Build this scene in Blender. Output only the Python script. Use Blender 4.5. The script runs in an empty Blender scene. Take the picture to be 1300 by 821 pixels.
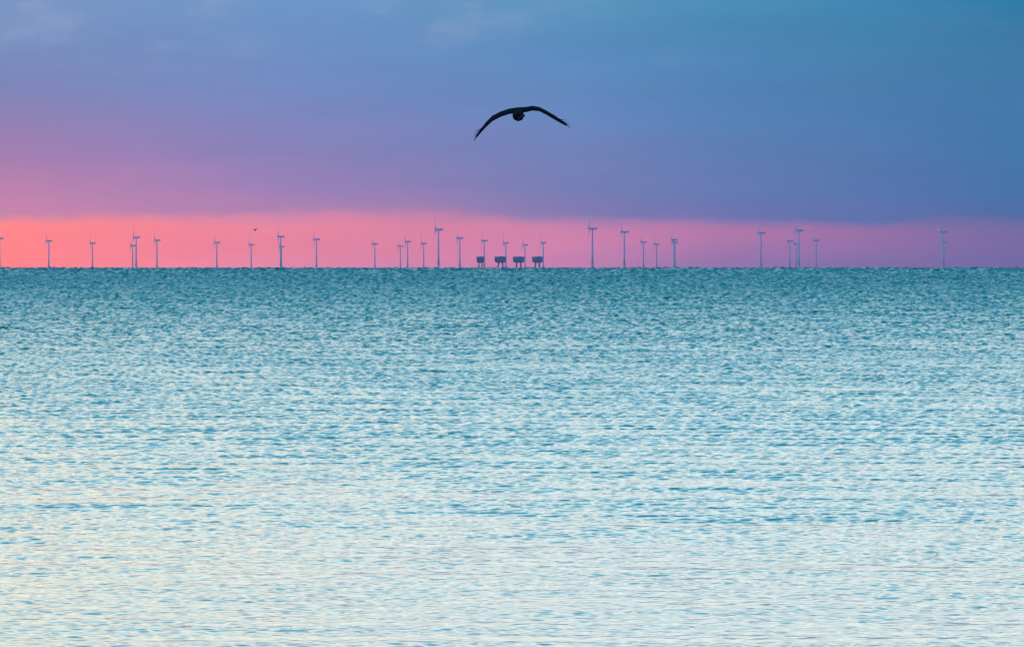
import bpy, bmesh, math, random
import numpy as np
from mathutils import Vector, Matrix

random.seed(7)
rng = np.random.default_rng(11)
S = bpy.context.scene
COL = S.collection
RE = 7.4e6            # earth radius with normal air refraction, metres
EYE = 3.5             # the camera stands on the beach, metres above the water

# ------------------------------------------------------------------ camera
cam_data = bpy.data.cameras.new('camera')
cam_data.sensor_width = 36.0
cam_data.lens = 240.0
cam_data.clip_start = 0.5
cam_data.clip_end = 200000.0
cam = bpy.data.objects.new('camera', cam_data)
cam.location = (0, 0, EYE)
cam.rotation_euler = (math.pi / 2 - 0.0090, 0, 0)
COL.objects.link(cam)
S.camera = cam

# ------------------------------------------------------------------ exposure
S.view_settings.view_transform = 'Standard'
S.view_settings.look = 'None'
S.view_settings.exposure = 0.0
S.view_settings.gamma = 1.0
S.view_settings.use_curve_mapping = False
S.render.engine = 'CYCLES'
S.cycles.use_denoising = True
S.cycles.volume_bounces = 0
S.cycles.max_bounces = 6
S.cycles.filter_width = 1.35

# ------------------------------------------------------------------ sky
SUN_EL, SUN_AZ = math.radians(5.0), math.radians(-52.0)   # azimuth from the view axis, left is negative


def lin(c):
    out = []
    for v in c:
        v /= 255.0
        out.append(v / 12.92 if v <= 0.04045 else ((v + 0.055) / 1.055) ** 2.4)
    return (*out, 1.0)


class Nodes:
    """small helper to write node graphs as expressions"""
    def __init__(self, tree):
        self.t = tree

    def new(self, kind, **kw):
        n = self.t.nodes.new(kind)
        for k, v in kw.items():
            setattr(n, k, v)
        return n

    def put(self, sock, v):
        if isinstance(v, bpy.types.NodeSocket):
            self.t.links.new(v, sock)
        else:
            sock.default_value = v

    def math(self, op, a, b=0.0, clamp=False):
        n = self.new('ShaderNodeMath', operation=op, use_clamp=clamp)
        self.put(n.inputs[0], a)
        self.put(n.inputs[1], b)
        return n.outputs[0]

    def vmath(self, op, a, b=(0, 0, 0), scale=None):
        n = self.new('ShaderNodeVectorMath', operation=op)
        self.put(n.inputs[0], a)
        self.put(n.inputs[1], b)
        if scale is not None:
            self.put(n.inputs['Scale'], scale)
        return n.outputs[0]

    def remap(self, v, a, b, c=0.0, d=1.0, smooth=False):
        n = self.new('ShaderNodeMapRange', interpolation_type='SMOOTHSTEP' if smooth else 'LINEAR', clamp=True)
        self.put(n.inputs['Value'], v)
        for k, x in (('From Min', a), ('From Max', b), ('To Min', c), ('To Max', d)):
            n.inputs[k].default_value = x
        return n.outputs['Result']

    def xyz(self, x, y, z):
        n = self.new('ShaderNodeCombineXYZ')
        for i, v in enumerate((x, y, z)):
            self.put(n.inputs[i], v)
        return n.outputs[0]

    def noise(self, vec, scale, detail=4.0, rough=0.5, color=False):
        n = self.new('ShaderNodeTexNoise')
        self.put(n.inputs['Vector'], vec)
        n.inputs['Scale'].default_value = scale
        n.inputs['Detail'].default_value = detail
        n.inputs['Roughness'].default_value = rough
        return n.outputs['Color' if color else 'Fac']

    def ramp(self, fac, stops, interp='LINEAR'):
        n = self.new('ShaderNodeValToRGB')
        e = n.color_ramp.elements
        n.color_ramp.interpolation = interp
        stops = sorted(stops)
        while len(e) < len(stops):
            e.new(0.5)
        for el, (p, c) in zip(e, stops):
            el.position = p
            el.color = c
        self.put(n.inputs['Fac'], fac)
        return n.outputs['Color']

    def mix(self, fac, a, b, blend='MIX'):
        n = self.new('ShaderNodeMix', data_type='RGBA', blend_type=blend)
        self.put(n.inputs['Factor'], fac)
        self.put(n.inputs['A'], a)
        self.put(n.inputs['B'], b)
        return n.outputs['Result']


world = bpy.data.worlds.new('World')
S.world = world
world.use_nodes = True
wt = world.node_tree
wt.nodes.clear()
W = Nodes(wt)
dirv = W.new('ShaderNodeTexCoord').outputs['Generated']
sep = W.new('ShaderNodeSeparateXYZ')
wt.links.new(dirv, sep.inputs[0])
EL = W.math('MULTIPLY', W.math('ARCSINE', sep.outputs['Z']), 1000.0)                     # milliradians
AZ = W.math('MULTIPLY', W.math('ARCTAN2', sep.outputs['X'], sep.outputs['Y']), 1000.0)

# ragged underside of the cloud bank over the open pink gap, and streaks along it
nv = W.xyz(W.math('MULTIPLY', AZ, 0.022), W.math('MULTIPLY', EL, 0.11), 0.0)
edge = W.math('SUBTRACT', W.noise(nv, 1.0, 6, 0.62), 0.5)
nv2 = W.xyz(W.math('MULTIPLY', AZ, 0.16), W.math('MULTIPLY', EL, 0.5), 3.7)
edge2 = W.math('SUBTRACT', W.noise(nv2, 1.0, 3, 0.6), 0.5)
EW = W.math('ADD', EL, W.math('ADD', W.math('MULTIPLY', edge, 5.0), W.math('MULTIPLY', edge2, 1.1)))


def pos(y):                       # a height in the sky as a ramp position (-2 .. 42 mrad)
    return ((332.4 - y) / 8.667 + 2.0) / 44.0


EP = W.math('DIVIDE', W.math('ADD', EW, 2.0), 44.0)
SKY = [
    (-72.7, [(0, (0.2100, 0.3204, 0.5724)), (60, (0.2095, 0.2834, 0.5401)), (110, (0.2331, 0.2437, 0.4971)), (150, (0.3316, 0.2360, 0.4661)), (200, (0.4698, 0.2200, 0.4423)), (240, (0.7094, 0.2423, 0.4236)), (266, (0.9387, 0.2630, 0.4035)), (274, (1.4442, 0.3114, 0.2500)), (282, (2.0693, 0.3177, 0.0792)), (300, (1.9886, 0.2808, 0.0529)), (340, (2.0821, 0.2832, 0.0779))]),
    (-37.5, [(0, (0.1665, 0.3174, 0.5933)), (60, (0.1792, 0.2930, 0.5707)), (110, (0.1976, 0.2699, 0.5545)), (150, (0.2476, 0.2472, 0.5304)), (200, (0.3209, 0.2321, 0.4999)), (240, (0.4701, 0.2348, 0.4912)), (264, (0.7195, 0.2520, 0.4448)), (274, (1.2928, 0.2931, 0.3392)), (284, (1.6766, 0.3006, 0.2455)), (310, (1.6354, 0.2766, 0.2398)), (340, (1.5037, 0.3235, 0.3526))]),
    (8.1, [(0, (0.1188, 0.3169, 0.5326)), (60, (0.1030, 0.2751, 0.5219)), (110, (0.1301, 0.2664, 0.5299)), (150, (0.1474, 0.2550, 0.5328)), (200, (0.1969, 0.2327, 0.4962)), (240, (0.2330, 0.2153, 0.4844)), (272, (0.3460, 0.2030, 0.4394)), (280, (0.7315, 0.2332, 0.4162)), (288, (1.1004, 0.2539, 0.3704)), (304, (1.2238, 0.2632, 0.3707)), (340, (1.0197, 0.2502, 0.4338))]),
    (30, [(0, (0.0718, 0.2795, 0.4856)), (60, (0.0746, 0.2483, 0.4656)), (110, (0.0869, 0.2364, 0.4717)), (150, (0.0958, 0.2294, 0.4722)), (200, (0.1304, 0.2136, 0.4613)), (250, (0.1624, 0.1887, 0.4461)), (276, (0.2290, 0.1694, 0.4480)), (284, (0.4971, 0.1799, 0.4193)), (291, (0.8092, 0.1778, 0.3430)), (306, (0.8141, 0.1799, 0.3646)), (340, (0.4464, 0.1628, 0.3873))]),
    (72.7, [(0, (0.0216, 0.2068, 0.3852)), (60, (0.0451, 0.1950, 0.3650)), (120, (0.0502, 0.1912, 0.3877)), (200, (0.0492, 0.1786, 0.3885)), (250, (0.0536, 0.1588, 0.3832)), (274, (0.0765, 0.1209, 0.3382)), (282, (0.1712, 0.1121, 0.3147)), (290, (0.2713, 0.1014, 0.2960)), (310, (0.2887, 0.0956, 0.3060)), (340, (0.2264, 0.0950, 0.3167))]),
]
low = None
for k, (az, stops) in enumerate(SKY):
    c = W.ramp(EP, [(min(max(pos(y), 0.0), 1.0), (*col, 1.0)) for y, col in stops])
    low = c if low is None else W.mix(W.remap(AZ, SKY[k - 1][0], az), low, c)
# wisps of thin cloud in the upper part, mottling of the bank
wv = W.xyz(W.math('MULTIPLY', AZ, 0.06), W.math('MULTIPLY', EL, 0.13), 4.2)
wisp = W.remap(W.noise(wv, 1.0, 7, 0.62), 0.5, 0.78, smooth=True)
wisp = W.math('MULTIPLY', wisp, W.remap(EL, 25.0, 36.0, 0.0, 0.55, smooth=True))
wisp = W.math('MULTIPLY', wisp, W.remap(AZ, -55.0, 45.0, 1.0, 0.12, smooth=True))
low = W.mix(wisp, low, lin((164, 176, 205)))
mv = W.xyz(W.math('MULTIPLY', AZ, 0.03), W.math('MULTIPLY', EL, 0.22), 21.0)
mott = W.remap(W.noise(mv, 1.0, 6, 0.6), 0.25, 0.75, 0.945, 1.055)
low = W.mix(1.0, low, W.xyz(mott, mott, mott), 'MULTIPLY')

# above the picture: the bank ends and the sky clears, warm and bright towards the sunrise
ELD = W.math('DIVIDE', EL, 1570.8)                                                       # 0 horizon .. 1 zenith
hiL = W.ramp(ELD, [(0.025, (1.03, 0.94, 0.46, 1)), (0.036, (1.00, 0.93, 0.56, 1)), (0.052, (0.84, 0.85, 0.72, 1)), (0.07, (0.70, 0.77, 0.74, 1)), (0.10, (0.36, 0.65, 0.75, 1)), (0.14, (0.13, 0.53, 0.73, 1)), (0.20, (0.025, 0.44, 0.65, 1)),
                   (0.30, (0.010, 0.68, 0.82, 1)), (0.50, (0.006, 0.58, 0.70, 1)), (0.75, (0.004, 0.28, 0.42, 1)), (1.0, (0.03, 0.14, 0.35, 1))])
hiR = W.ramp(ELD, [(0.025, (0.84, 0.88, 0.74, 1)), (0.045, (0.84, 0.87, 0.78, 1)), (0.07, (0.62, 0.76, 0.77, 1)), (0.10, (0.32, 0.64, 0.75, 1)), (0.14, (0.12, 0.52, 0.73, 1)), (0.20, (0.025, 0.43, 0.65, 1)),
                   (0.30, (0.010, 0.68, 0.82, 1)), (0.50, (0.006, 0.58, 0.70, 1)), (0.75, (0.004, 0.28, 0.42, 1)), (1.0, (0.03, 0.14, 0.35, 1))])
hi = W.mix(W.remap(AZ, -110.0, 30.0, smooth=True), hiL, hiR)
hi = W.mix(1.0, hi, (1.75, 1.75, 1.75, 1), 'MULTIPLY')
# the sky behind the beach is still in blue violet dusk
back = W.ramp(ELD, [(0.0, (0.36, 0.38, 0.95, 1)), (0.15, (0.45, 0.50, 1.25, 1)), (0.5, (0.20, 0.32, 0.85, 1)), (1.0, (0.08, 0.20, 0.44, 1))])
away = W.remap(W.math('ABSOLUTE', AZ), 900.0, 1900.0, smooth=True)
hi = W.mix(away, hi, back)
sky_tex = W.new('ShaderNodeTexSky', sky_type='NISHITA', sun_disc=False)
sky_tex.sun_elevation = SUN_EL
sky_tex.sun_rotation = SUN_AZ
clear = W.mix(1.0, sky_tex.outputs['Color'], (0.06, 0.06, 0.06, 1), 'MULTIPLY')
hi = W.mix(W.remap(EL, 120.0, 500.0), hi, W.mix(0.7, clear, hi))
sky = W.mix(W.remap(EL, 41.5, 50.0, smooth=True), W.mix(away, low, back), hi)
bg = W.new('ShaderNodeBackground')
wt.links.new(sky, bg.inputs['Color'])
bg.inputs['Strength'].default_value = 1.0
wout = W.new('ShaderNodeOutputWorld')
wt.links.new(bg.outputs[0], wout.inputs['Surface'])
world.cycles.sampling_method = 'MANUAL'
world.cycles.sample_map_resolution = 2048

# ------------------------------------------------------------------ sun, veiled by the cloud bank on the left
sun_data = bpy.data.lights.new('sun', 'SUN')
sun_data.energy = 0.35
sun_data.angle = math.radians(12)
sun_data.color = (1.0, 0.82, 0.62)
sun = bpy.data.objects.new('sun', sun_data)
sd = Vector((math.sin(SUN_AZ) * math.cos(SUN_EL), math.cos(SUN_AZ) * math.cos(SUN_EL), math.sin(SUN_EL)))
sun.rotation_euler = sd.to_track_quat('Z', 'Y').to_euler()
COL.objects.link(sun)


# ------------------------------------------------------------------ materials
def material(name, color, rough=0.6, spec=0.4, noise_scale=None, noise_amt=0.15):
    m = bpy.data.materials.new(name)
    m.use_nodes = True
    b = m.node_tree.nodes['Principled BSDF']
    b.inputs['Roughness'].default_value = rough
    b.inputs['Specular IOR Level'].default_value = spec
    N = Nodes(m.node_tree)
    if noise_scale:
        co = N.new('ShaderNodeTexCoord').outputs['Object']
        f = N.noise(co, noise_scale, 5, 0.6)
        dark = tuple(v * (1 - noise_amt) for v in color)
        lite = tuple(min(v * (1 + noise_amt), 1) for v in color)
        N.put(b.inputs['Base Color'], N.mix(f, (*dark, 1), (*lite, 1)))
    else:
        b.inputs['Base Color'].default_value = (*color, 1)
    return m


M_TOWER = material('white_turbine_paint', (0.74, 0.75, 0.77), 0.5, 0.3, 0.15, 0.06)
M_NACELLE = material('grey_turbine_housing', (0.55, 0.56, 0.58), 0.5, 0.3, 0.4, 0.08)
M_BLADE = material('pale_blade_gelcoat', (0.70, 0.71, 0.73), 0.4, 0.3, 0.2, 0.05)
M_BASE = material('weathered_foundation_steel', (0.6, 0.6, 0.6), 0.6, 0.3, 0.3, 0.2)
M_FORT = material('rusted_dark_steel', (0.20, 0.26, 0.32), 0.8, 0.2, 0.5, 0.3)
M_LEG = material('weathered_concrete', (0.30, 0.30, 0.33), 0.9, 0.2, 0.5, 0.2)
M_GLASS = material('dark_window_glass', (0.02, 0.025, 0.03), 0.15, 0.5)
M_GULL = material('dark_gull_plumage', (0.012, 0.012, 0.014), 0.9, 0.05, 14.0, 0.35)
M_BILL = material('dull_bill_horn', (0.05, 0.03, 0.012), 0.6, 0.2, 40.0, 0.2)


# ------------------------------------------------------------------ water
def wave_set():
    waves = []
    n = 120
    for i in range(n):
        lam = 0.16 * (10.0 / 0.16) ** ((i + rng.random()) / n)
        th = rng.normal(0.0, 0.62) + 0.10           # direction of travel, off the view axis
        slope = 0.055
        waves.append((lam, th, slope * lam / (2 * math.pi), rng.random() * 2 * math.pi, 'chop'))
    for i in range(16):                              # a few longer crested wavelets running in to the beach
        lam = 0.45 + 1.0 * rng.random()
        waves.append((lam, rng.normal(0.04, 0.32), 0.010 * lam / (2 * math.pi), rng.random() * 2 * math.pi, 'wavelet'))
    for i in range(12):                              # lumpy seas out towards the horizon
        lam = 4.5 + 10.0 * rng.random()
        waves.append((lam, rng.normal(0.0, 0.9), 0.07, rng.random() * 2 * math.pi, 'sea'))
    return waves


def soft_field(x, y, scale, seed, n=14):
    r = np.random.default_rng(seed)
    out = np.zeros_like(x)
    for _ in range(n):
        a = r.random() * 2 * math.pi
        k = 2 * math.pi / (scale * (0.5 + 1.5 * r.random()))
        out += np.sin(k * (np.cos(a) * x + 2.2 * np.sin(a) * y) + r.random() * 6.283)
    return out / math.sqrt(n / 2)


def longest(r):
    # how long the waves grow with their distance from the sheltered beach
    return np.interp(np.log(r), np.log([60, 80, 200, 500, 1500, 3500, 7000]), [0.26, 0.29, 0.52, 0.85, 1.9, 4.5, 8.5])


def build_water():
    px = 36.0 / 240.0 / 1024.0                      # angle of one picture column
    dense = np.arange(-0.085, 0.085 + 1e-9, px * 1.4)
    side = 0.17 * (1.16 ** np.arange(1, 40))
    side = side[side < 1.35]
    flank = np.arange(0.085 + px * 3, 0.17, px * 3.0)
    az = np.concatenate([-side[::-1], -flank[::-1], dense, flank, side])
    rows, gaps = [6.0, 14.0, 24.0, 33.0, 40.0], []
    r = 46.0
    while r < 270.0:
        rows.append(r)
        r += 0.05 * (r / 50.0) ** 0.75
    step = [0.05 * (q / 50.0) ** 0.75 for q in rows]
    while r < 7600.0:                                # farther out, trains of waves; the water between them lies hidden behind crests
        L = float(longest(np.array(r))) * (1.15 + 0.3 * rng.random())
        for j in range(6):
            rows.append(r + L * j / 5.0)
            step.append(L / 5.0)
        r += L + min(0.0038 * float(longest(np.array(r))) * r, 0.02 * r) * (0.6 + 0.8 * rng.random())
    for q in (8200, 9500, 12000, 16000, 21500, 24000):
        rows.append(q)
        step.append(500.0)
    rows = np.array(rows)
    step = np.array(step)
    nr, nc = len(rows), len(az)
    x = rows[:, None] * np.sin(az)[None, :]
    y = rows[:, None] * np.cos(az)[None, :]
    z = np.zeros_like(x)
    gust = 1.0 + 0.10 * soft_field(x, y, 26.0, 5) + 0.26 * soft_field(x * 0.7, y, 5.0, 6, 20)
    gust += 0.20 * soft_field(x * 0.5, y, 5.0, 9, 20) * np.clip(1.5 - rows / 130.0, 0, 1)[:, None]
    gust = np.clip(gust, 0.25, 1.9)
    dx = np.maximum(rows * px * 1.4, 0.0)
    calm = np.interp(np.log(rows), np.log([40, 66, 82, 105, 200, 400, 900, 3000]), [0.24, 0.30, 0.43, 0.64, 1.15, 1.7, 2.05, 2.2])       # calmer near the beach, livelier far out
    for lam, th, a, ph, sort in wave_set():
        kx, ky = 2 * math.pi / lam * math.sin(th), 2 * math.pi / lam * math.cos(th)
        ok_y = np.clip((lam / max(abs(math.cos(th)), 1e-3) / step - 2.2) / 1.5, 0, 1)
        ok_x = np.clip((lam / max(abs(math.sin(th)), 1e-3) / np.maximum(dx, 1e-6) - 2.2) / 1.5, 0, 1)
        fetch = np.clip(1.6 - lam / longest(rows), 0, 1)        # longer waves only farther from the shore
        if sort == 'wavelet':
            fetch = np.ones_like(rows)
        elif sort == 'sea':
            fetch = np.clip((rows - 1800.0) / 2800.0, 0, 1) * 0.85
        wgt = ok_x * ok_y * calm * fetch * a
        use = wgt > 1e-6
        if not use.any():
            continue
        p = kx * x[use] + ky * y[use] + ph
        z[use] += wgt[use][:, None] * (np.sin(p) + 0.22 * np.cos(2 * p))
    z *= gust
    inside = np.abs(az) < 0.172
    z[:, ~inside] *= 0.3
    z -= (x * x + y * y) / (2 * RE)
    co = np.stack([x, y, z], -1).reshape(-1, 3).astype(np.float32)
    i = np.arange(nr - 1)[:, None] * nc + np.arange(nc - 1)[None, :]
    quads = np.stack([i, i + 1, i + nc + 1, i + nc], -1).reshape(-1, 4).astype(np.int32)
    me = bpy.data.meshes.new('water')
    me.vertices.add(len(co))
    me.vertices.foreach_set('co', co.ravel())
    me.loops.add(quads.size)
    me.loops.foreach_set('vertex_index', quads.ravel())
    me.polygons.add(len(quads))
    me.polygons.foreach_set('loop_start', np.arange(0, quads.size, 4, dtype=np.int32))
    me.polygons.foreach_set('loop_total', np.full(len(quads), 4, dtype=np.int32))
    me.update(calc_edges=True)
    me.polygons.foreach_set('use_smooth', np.ones(len(quads), dtype=bool))
    print('water', nr, nc, len(quads))
    o = bpy.data.objects.new('water', me)
    o['kind'] = 'structure'
    COL.objects.link(o)

    m = bpy.data.materials.new('sea_water')
    m.use_nodes = True
    b = m.node_tree.nodes['Principled BSDF']
    N = Nodes(m.node_tree)
    geo = N.new('ShaderNodeNewGeometry')
    p = geo.outputs['Position']
    n1 = N.vmath('SUBTRACT', N.noise(p, 4.5, 4, 0.6, True), (0.5, 0.5, 0.5))
    sp = N.new('ShaderNodeSeparateXYZ')
    N.put(sp.inputs[0], p)
    tilt = N.vmath('MULTIPLY', n1, (0.30, 0.30, 0.0))
    tilt = N.vmath('SCALE', tilt, scale=N.remap(sp.outputs['Y'], 70.0, 200.0, 0.3, 1.15))
    nn = N.vmath('NORMALIZE', N.vmath('ADD', geo.outputs['Normal'], tilt))
    N.put(b.inputs['Normal'], nn)
    b.inputs['Base Color'].default_value = (0.001, 0.095, 0.13, 1)
    # wind ripples too small to model roughen the open sea; the water along the beach lies sheltered and smooth
    N.put(b.inputs['Roughness'], N.remap(N.math('LOGARITHM', N.math('MAXIMUM', sp.outputs['Y'], 1.0), 10.0), 2.15, 3.2, 0.10, 0.35, smooth=True))
    b.inputs['IOR'].default_value = 1.333
    b.inputs['Specular IOR Level'].default_value = 0.5
    me.materials.append(m)
    spots = []                                       # wave crests on which two birds ride
    for b in (0.01269, 0.03946):
        rr = np.where((rows > 1420) & (rows < 1500))[0]
        cc = np.where(np.abs(az - b) < 0.00035)[0]
        sub = z[np.ix_(rr, cc)]
        k = np.unravel_index(sub.argmax(), sub.shape)
        q = (rr[k[0]], cc[k[1]])
        spots.append((x[q], y[q], z[q]))
    return spots


CRESTS = build_water()


# ------------------------------------------------------------------ mesh helpers
def mesh_object(name, bm, mat, parent=None, smooth=True):
    bmesh.ops.recalc_face_normals(bm, faces=bm.faces[:])
    me = bpy.data.meshes.new(name)
    bm.to_mesh(me)
    bm.free()
    for p in me.polygons:
        p.use_smooth = smooth
    me.materials.append(mat)
    o = bpy.data.objects.new(name, me)
    COL.objects.link(o)
    if parent:
        o.parent = parent
    return o


def loft(bm, rings, cap=True):
    vs = [[bm.verts.new(p) for p in ring] for ring in rings]
    n = len(rings[0])
    for a, b in zip(vs, vs[1:]):
        for i in range(n):
            bm.faces.new((a[i], a[(i + 1) % n], b[(i + 1) % n], b[i]))
    if cap:
        bm.faces.new(vs[0][::-1])
        bm.faces.new(vs[-1])
    return vs


def ring(c, r, n=16, axis='z', ry=None):
    out = []
    ry = r if ry is None else ry
    for i in range(n):
        a = 2 * math.pi * i / n
        u, v = r * math.cos(a), ry * math.sin(a)
        out.append({'z': (c[0] + u, c[1] + v, c[2]), 'x': (c[0], c[1] + u, c[2] + v), 'y': (c[0] + u, c[1], c[2] + v)}[axis])
    return out


def rbox(bm, c, s, bev=0.0):
    t = bmesh.new()
    bmesh.ops.create_cube(t, size=1.0, matrix=Matrix.Translation(c) @ Matrix.Diagonal((*s, 1)))
    if bev:
        bmesh.ops.bevel(t, geom=t.edges[:], offset=bev, segments=2, affect='EDGES', profile=0.5)
    me = bpy.data.meshes.new('tmp')
    t.to_mesh(me)
    t.free()
    bm.from_mesh(me)
    bpy.data.meshes.remove(me)


def tube(bm, a, b, r0, r1, n=12):
    a, b = Vector(a), Vector(b)
    q = (b - a).to_track_quat('Z', 'Y')
    rings = []
    for p, r in ((a, r0), (b, r1)):
        rings.append([p + q @ Vector((r * math.cos(2 * math.pi * i / n), r * math.sin(2 * math.pi * i / n), 0)) for i in range(n)])
    loft(bm, rings)


def empty(name, loc, rz=0.0):
    o = bpy.data.objects.new(name, None)
    o.location = loc
    o.rotation_euler = (0, 0, rz)
    o.empty_display_size = 2
    COL.objects.link(o)
    return o


def tag(o, label, cat, group=None):
    o['label'] = label
    o['category'] = cat
    if group:
        o['group'] = group


def copy_tree(o, parent=None):
    c = o.copy()
    COL.objects.link(c)
    if parent:
        c.parent = parent
    for ch in [k for k in SRC if k.parent == o]:
        copy_tree(ch, c)
    return c


def on_sea(mrad, d, z=0.0):
    a = mrad / 1000.0
    return (d * math.sin(a), d * math.cos(a), z - d * d / (2 * RE))


# ------------------------------------------------------------------ wind turbines
def make_turbine():
    root = empty('wind_turbine', (0, 0, 0))
    bm = bmesh.new()                                                    # monopile and work platform
    loft(bm, [ring((0, 0, -6), 2.1), ring((0, 0, 14), 2.1)])
    loft(bm, [ring((0, 0, 13.6), 4.4), ring((0, 0, 14.2), 4.4)])
    for i in range(12):
        a = 2 * math.pi * i / 12
        tube(bm, (4.2 * math.cos(a), 4.2 * math.sin(a), 14.2), (4.2 * math.cos(a), 4.2 * math.sin(a), 15.3), 0.05, 0.05, 5)
    tube(bm, (3.2, 0.6, -5), (3.2, 0.6, 13.8), 0.16, 0.16, 6)
    tube(bm, (3.2, -0.6, -5), (3.2, -0.6, 13.8), 0.16, 0.16, 6)
    mesh_object('foundation', bm, M_BASE, root)
    bm = bmesh.new()
    loft(bm, [ring((0, 0, z), r, 20) for z, r in ((14.2, 2.0), (30, 1.85), (50, 1.65), (66, 1.45), (78.2, 1.25))])
    mesh_object('tower', bm, M_TOWER, root)
    bm = bmesh.new()                                                    # housing, axis along -x
    prof = [(-4.6, 1.25), (-4.2, 1.75), (-1.0, 2.0), (5.5, 2.0), (8.6, 1.7), (9.2, 1.3)]
    rings = []
    for x, h in prof:
        w = h * 0.92
        rings.append([(x, -w, 80.1 - h), (x, w, 80.1 - h), (x, w * 1.0, 80.1 + h * 0.8), (x, w * 0.8, 80.1 + h), (x, -w * 0.8, 80.1 + h), (x, -w, 80.1 + h * 0.8)])
    loft(bm, rings)
    rbox(bm, (7.4, 0, 82.3), (1.6, 2.2, 0.7), 0.1)
    tube(bm, (8.2, 0.4, 82.2), (8.2, 0.4, 84.0), 0.07, 0.05, 6)
    mesh_object('nacelle', bm, M_NACELLE, root, smooth=False)
    bm = bmesh.new()
    loft(bm, [ring((x, 0, 0), r, 16, 'x') for x, r in ((1.3, 1.45), (0.4, 1.8), (-0.8, 1.75), (-1.9, 1.25), (-2.6, 0.5))])
    hub = mesh_object('rotor_hub', bm, M_NACELLE, root)
    hub.location = (-6.0, 0, 80.1)
    for k in range(3):
        bm = bmesh.new()
        rings = []
        for z, chord, thick, tw in ((1.2, 2.4, 2.4, 0), (4, 2.4, 2.1, 8), (9, 3.6, 1.3, 8), (13, 3.5, 0.75, 6), (22, 2.5, 0.40, 3), (36, 1.8, 0.26, 2), (47, 1.2, 0.18, 1), (53, 0.8, 0.16, 1), (54.6, 0.2, 0.06, 0)):
            rg = []
            t = math.radians(tw)
            for i in range(12):
                a = 2 * math.pi * i / 12
                c, s = chord / 2 * math.cos(a) + 0.12 * chord, thick / 2 * math.sin(a)
                rg.append((-s * math.cos(t) - c * math.sin(t) * 0.9 - 0.0006 * z * z, c * math.cos(t) - s * math.sin(t), z))
            rings.append(rg)
        loft(bm, rings)
        bl = mesh_object('blade', bm, M_BLADE, hub)
        bl.rotation_euler = (2 * math.pi * k / 3, 0, 0)
    return root


# bearing from the beach in milliradians, distance in metres, yaw and rotor angle in degrees, how it looks
TURBINES = [
    (-74.89, 16751, 8, 100, 'hazy wind turbine cut by the left edge of the picture, first of the row'),
    (-67.73, 17895, 14, 12, 'small wind turbine standing alone in coral light, second from the left edge'),
    (-61.38, 19041, 10, 40, 'small faint wind turbine standing alone between the second from left and a close trio'),
    (-55.51, 20301, 12, 75, 'tiny wind turbine at the left side of the taller mast in the left trio'),
    (-55.00, 16352, 8, 3, 'tallest wind turbine of the close left trio, a tiny one at its left shoulder'),
    (-51.96, 17598, 9, 118, 'wind turbine just right of the close pair under coral sky, rightmost of its trio'),
    (-43.20, 18674, 8, 20, 'small lone wind turbine to the left of the tiny flying gull'),
    (-38.18, 19765, 12, 0, 'short wind turbine right beneath the tiny flying gull'),
    (-33.86, 16031, 8, 60, 'taller wind turbine of an overlapping pair right of the tiny flying gull'),
    (-33.73, 20907, 8, 55, 'low far wind turbine half hidden behind the taller mast right of the tiny gull'),
    (-28.64, 17166, 11, 8, 'lone wind turbine in pink light right of the overlapping pair near the tiny gull'),
    (-20.08, 19334, 9, 30, 'small lone wind turbine left of the three short ones in the pink middle'),
    (-16.35, 20624, 10, 95, 'shortest and leftmost of three small wind turbines left of the central tall one'),
    (-15.28, 18239, 9, 50, 'middle one of three small wind turbines left of the central tall one'),
    (-12.93, 19166, 14, 5, 'small wind turbine with tilted blade directly left of the central tall one'),
    (-10.76, 13556, 20, -9, 'tall near wind turbine with blade leaning left, left of the four box forts'),
    (-7.64, 16583, 8, 62, 'mid sized wind turbine between the tall leaning blade turbine and the first box fort'),
    (-4.07, 17783, 8, 58, 'wind turbine rising behind the narrowest box fort'),
    (-0.90, 18917, 12, 3, 'wind turbine rising at the right side of the second box fort'),
    (1.92, 19986, 13, 10, 'lowest wind turbine among the forts, at the right side of the third box fort'),
    (4.59, 18754, 18, -14, 'wind turbine with blade tilted left rising at the right side of the last box fort'),
    (11.78, 13298, 8, 4, 'tallest near wind turbine, standing right of the box forts with a blade straight up'),
    (16.45, 14332, 13, 2, 'tall wind turbine, second right of the box forts, with long blade up'),
    (19.27, 18435, 9, 35, 'left one of two small wind turbines standing between two thicker masts'),
    (21.18, 19548, 12, 9, 'right one of two small wind turbines, just left of the thick topped mast'),
    (23.75, 17380, 8, 60, 'thick topped wind turbine seen overlapped with another, front one, alone against mauve sky'),
    (23.88, 18593, 8, 5, 'far wind turbine almost wholly behind the thick topped front one'),
    (36.48, 14652, 9, -3, 'tall lone wind turbine left of the right hand cluster'),
    (40.68, 17895, 8, 80, 'small wind turbine at the left of the right hand cluster'),
    (41.61, 19250, 8, 48, 'lowest wind turbine of the right hand cluster, tucked against the tall mast'),
    (42.00, 13848, 17, 6, 'tallest wind turbine of the right hand cluster'),
    (44.53, 17709, 14, 66, 'separate wind turbine at the right end of the right hand cluster'),
    (63.14, 14332, 12, 40, 'lone wind turbine near the right edge, last of the row'),
    (63.22, 18634, 10, 30, 'far wind turbine hidden behind the last lone mast near the right edge'),
]
proto = make_turbine()
SRC = [proto] + list(proto.children_recursive)
hub_src = [k for k in SRC if k.name == 'rotor_hub'][0]
for i, (b, d, yaw, phase, label) in enumerate(TURBINES):
    o = proto if i == 0 else copy_tree(proto)
    o.location = on_sea(b, d)
    o.rotation_euler = (0, 0, math.radians(yaw * 0.5) - b / 1000.0)
    tag(o, label, 'wind turbine', 'wind turbines of the offshore wind farm')
    hub = hub_src if i == 0 else [k for k in o.children if k.name.startswith('rotor_hub')][0]
    hub.rotation_euler = (math.radians(phase), 0, 0)


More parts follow.
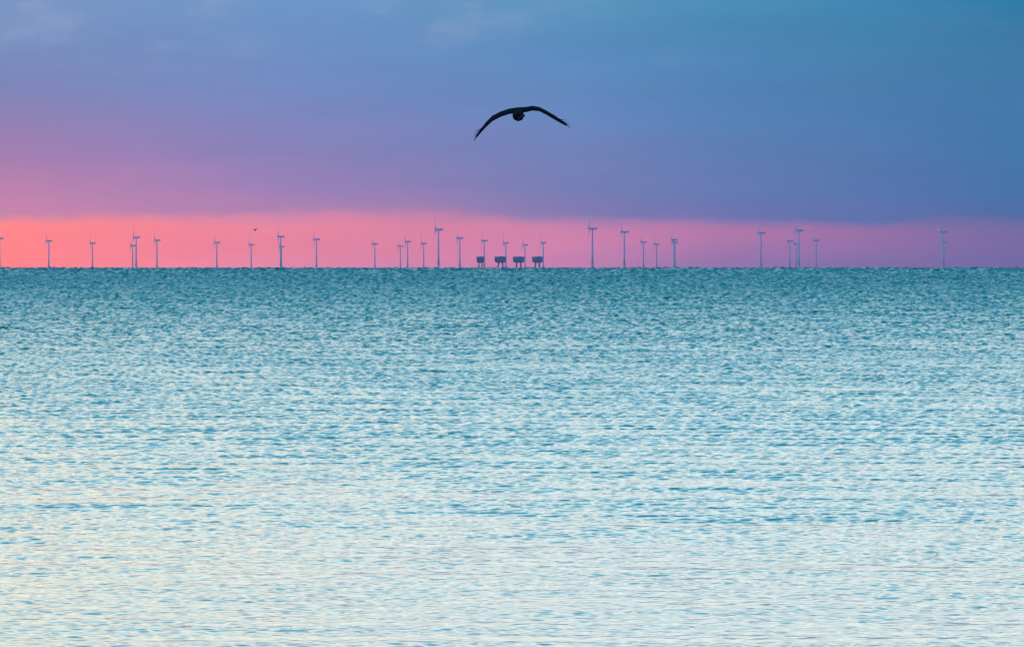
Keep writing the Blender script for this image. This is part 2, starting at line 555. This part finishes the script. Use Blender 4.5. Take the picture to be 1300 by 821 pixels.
# ------------------------------------------------------------------ sea forts
def make_fort(loc, w, label, rz):
    root = empty('sea_fort', loc, rz)

    def octa(z, half, cut=0.22):
        c = half * (1 - cut)
        return [(half, -c, z), (half, c, z), (c, half, z), (-c, half, z), (-half, c, z), (-half, -c, z), (-c, -half, z), (c, -half, z)]
    hw = w / 2
    bm = bmesh.new()
    loft(bm, [octa(8.0, hw * 0.70), octa(9.1, hw * 0.90), octa(9.5, hw * 0.99), octa(15.6, hw)])
    mesh_object('steel_house', bm, M_FORT, root, smooth=False)
    bm = bmesh.new()
    loft(bm, [octa(15.62, hw * 1.015), octa(15.95, hw * 1.015)])
    rbox(bm, (hw * 0.2, 0, 16.15), (hw * 0.7, hw * 0.6, 0.4), 0.05)
    mesh_object('roof', bm, M_FORT, root, smooth=False)
    for z in (11.3, 13.7):
        for k in range(-1, 2):
            bm = bmesh.new()
            rbox(bm, (k * hw * 0.4, -hw * 0.985, z), (1.0, 0.25, 1.0), 0.05)
            mesh_object('window', bm, M_GLASS, root, smooth=False)
    for sx in (-1, 1):
        for sy in (-1, 1):
            bm = bmesh.new()
            tube(bm, (sx * hw * 0.58, sy * hw * 0.58, -5.0), (sx * hw * 0.32, sy * hw * 0.32, 8.2), 1.0, 0.8, 12)
            mesh_object('leg', bm, M_LEG, root)
    tag(root, label, 'sea fort', 'sea forts on legs off the coast')
    return root


make_fort(on_sea(-4.62, 9000), 10.4, 'narrowest dark box fort on legs, leftmost of the four at sea', 0.0)
make_fort(on_sea(-1.69, 9000), 15.0, 'wide dark box fort on legs, second from left of the four', 0.06)
make_fort(on_sea(0.98, 9050), 14.9, 'wide dark box fort on legs, third from left of the four', -0.05)
make_fort(on_sea(3.72, 9000), 13.2, 'dark box fort on legs, rightmost of the four, left corner cut away', 0.1)


# ------------------------------------------------------------------ gulls
def gull_mesh(left, right, body_r, name, voxel, yaw=0.0, tail_roll=0.7, tail_dx=0.0, body_len=0.5, body_lift=0.0):
    """left / right: wing stations from the shoulder out as (x, y, z, chord, thickness); y is along the body"""
    bm = bmesh.new()
    for side in (left, right):
        rings = []
        for x, y, z, chord, th in side:
            rg = []
            for i in range(12):
                a = 2 * math.pi * i / 12
                u = math.cos(a)
                t = th / 2 * math.sin(a) * (1.15 - 0.45 * u)
                rg.append((x, y - u * chord / 2, z + t + 0.10 * u * chord * -1))
            rings.append(rg)
        loft(bm, rings)
        x, y, z, chord, th = side[-1]                                    # spread flight feathers at the tip
        px_, py_, pz_ = side[-2][0], side[-2][1], side[-2][2]
        d = Vector((x - px_, y - py_, z - pz_)).normalized()
        for k in range(5):
            f = (k - 2) / 2.0
            a = Vector((x, y - f * chord * 0.35, z)) - d * (0.06 + 0.03 * k)
            e = a + d * 0.15 + Vector((0.012 * k * (1 if x > 0 else -1), -f * 0.04, 0.013 * k - 0.008))
            tube(bm, a, e, th * 0.32, th * 0.16, 6)
    L = body_len
    prof = [(-0.50, 0.12, 0.01), (-0.44, 0.42, 0.0), (-0.34, 0.72, 0.0), (-0.16, 1.0, -0.01), (0.06, 0.98, -0.015), (0.24, 0.72, -0.01), (0.34, 0.56, 0.0), (0.42, 0.60, 0.01), (0.50, 0.50, 0.012), (0.56, 0.20, 0.008)]
    loft(bm, [ring((0, t * L, dz + body_lift), r * body_r * 1.12, 14, 'y', r * body_r) for t, r, dz in prof])
    # tail fan, tilted as the bird banks
    ca, sa = math.cos(tail_roll), math.sin(tail_roll)
    fan = []
    for yy, half in ((-0.40 * L, 0.025), (-0.62 * L, 0.052), (-0.80 * L, 0.070)):
        rg = []
        for u, v in ((-half, -0.007), (half, -0.007), (half, 0.007), (-half, 0.007)):
            rg.append((u * ca - v * sa + tail_dx * (-yy / L - 0.3) * 2.0, yy, u * sa + v * ca + body_lift - body_r * (0.25 + 1.3 * (-yy / L - 0.4))))
        fan.append(rg)
    loft(bm, fan)
    bmesh.ops.recalc_face_normals(bm, faces=bm.faces[:])
    me = bpy.data.meshes.new(name)
    bm.to_mesh(me)
    bm.free()
    o = bpy.data.objects.new(name, me)
    COL.objects.link(o)
    rm = o.modifiers.new('remesh', 'REMESH')
    rm.mode = 'VOXEL'
    rm.voxel_size = voxel
    dg = bpy.context.evaluated_depsgraph_get()
    dg.update()
    me2 = bpy.data.meshes.new_from_object(o.evaluated_get(dg))
    o.modifiers.clear()
    o.data = me2
    me2.name = name
    for p in me2.polygons:
        p.use_smooth = True
    me2.materials.clear()
    me2.materials.append(M_GULL)
    bpy.data.meshes.remove(me)
    return o


u = 95.0 / 8667.0                     # metres across one photo pixel at the near gull's distance
LW = [(0.0, .02, 5.6 * u, .20, .062), (-11 * u, .03, 4.3 * u, .21, .058), (-22 * u, .05, 0.8 * u, .20, .058), (-33 * u, .06, -4.8 * u, .18, .062), (-41 * u, .03, -12.5 * u, .16, .058), (-48 * u, -.03, -21 * u, .13, .045), (-53 * u, -.08, -28 * u, .10, .026)]
RW = [(0.0, .02, 5.6 * u, .20, .062), (10 * u, .03, 6.4 * u, .21, .056), (18 * u, .05, 8.2 * u, .20, .05), (27 * u, .06, 7.0 * u, .19, .044), (35 * u, .05, 3.0 * u, .17, .046), (47 * u, -.02, -4.2 * u, .14, .048), (57 * u, -.08, -10.5 * u, .11, .036), (61 * u, -.1, -13.0 * u, .08, .024)]
gull = gull_mesh(LW, RW, 6.7 * u, 'flying_gull', 0.006, tail_dx=0.045)
az0, el0 = 8 / 8667.0, (332.4 - 146) / 8667.0
gull.location = (95 * math.sin(az0), 95, EYE + 95 * el0)
gull.rotation_euler = (0, 0, 0)
tag(gull, 'large black gull silhouette with arched drooping wings gliding high over the sea', 'gull', 'gulls in the air')
bm = bmesh.new()
tube(bm, (0, 0.27, -0.045), (0, 0.325, -0.06), 0.012, 0.004, 8)
bill = mesh_object('bill', bm, M_BILL, gull)

LW2 = [(0.0, .02, -.02, .22, .08), (-.14, .03, .10, .21, .07), (-.30, .04, .20, .19, .06), (-.44, 0, .26, .15, .05), (-.55, -.06, .30, .10, .03)]
RW2 = [(0.0, .02, -.02, .22, .08), (.14, .03, .10, .22, .08), (.30, .04, .22, .20, .075), (.48, 0, .32, .16, .07), (.66, -.06, .40, .11, .04)]
gull2 = gull_mesh(LW2, RW2, 0.15, 'flying_gull', 0.012, tail_roll=0.2)
az1, el1 = (323.8 - 650) / 8667.0, (332.4 - 292) / 8667.0
gull2.location = (1350 * math.sin(az1), 1350 * math.cos(az1), EYE + 1350 * el1)
gull2.rotation_euler = (0, 0, 0.5)
tag(gull2, 'tiny far gull with raised wings flying above the small turbines on the left', 'gull', 'gulls in the air')


# ------------------------------------------------------------------ birds resting on the water
def make_swimmer(loc, rz, label):
    bm = bmesh.new()
    prof = [(-0.26, 0.01, 0.10), (-0.20, 0.045, 0.075), (-0.08, 0.095, 0.055), (0.06, 0.105, 0.05), (0.16, 0.075, 0.06), (0.22, 0.03, 0.08)]
    loft(bm, [ring((t, 0, dz), r, 12, 'x', r * 0.82) for t, r, dz in prof])
    tube(bm, (0.15, 0, 0.08), (0.20, 0, 0.24), 0.045, 0.032, 10)
    loft(bm, [ring((t, 0, 0.26), r, 10, 'x') for t, r in ((0.14, 0.012), (0.17, 0.04), (0.21, 0.046), (0.25, 0.034), (0.28, 0.013), (0.33, 0.004))])
    o = mesh_object('floating_sea_bird', bm, M_GULL)
    o.location = loc
    o.rotation_euler = (0, 0, rz)
    tag(o, label, 'sea bird', 'sea birds resting on the water')


make_swimmer(Vector(CRESTS[0]) - Vector((0, 0, 0.02)), 0.3, 'tiny dark sea bird floating just below the horizon near the tallest mast')
make_swimmer(Vector(CRESTS[1]) - Vector((0, 0, 0.02)), 2.7, 'tiny dark sea bird floating just below the horizon, by the right hand turbine cluster')


# ------------------------------------------------------------------ haze
def build_haze():
    bm = bmesh.new()
    x, y0, y1, z0, z1 = 25000.0, -300.0, 25000.0, -42.0, 150.0
    bmesh.ops.create_cube(bm, size=1.0, matrix=Matrix.Translation((0, (y0 + y1) / 2, (z0 + z1) / 2)) @ Matrix.Diagonal((2 * x, y1 - y0, z1 - z0, 1)))
    m = bpy.data.materials.new('thin_sea_haze')
    m.use_nodes = True
    nt = m.node_tree
    nt.nodes.clear()
    v = nt.nodes.new('ShaderNodeVolumePrincipled')
    v.inputs['Color'].default_value = (0.66, 0.70, 1.0, 1)
    v.inputs['Density'].default_value = 3.0e-5
    v.inputs['Anisotropy'].default_value = 0.0
    out = nt.nodes.new('ShaderNodeOutputMaterial')
    nt.links.new(v.outputs[0], out.inputs['Volume'])
    o = mesh_object('haze', bm, m, smooth=False)
    o['kind'] = 'stuff'


HAZE = True
if HAZE:
    build_haze()
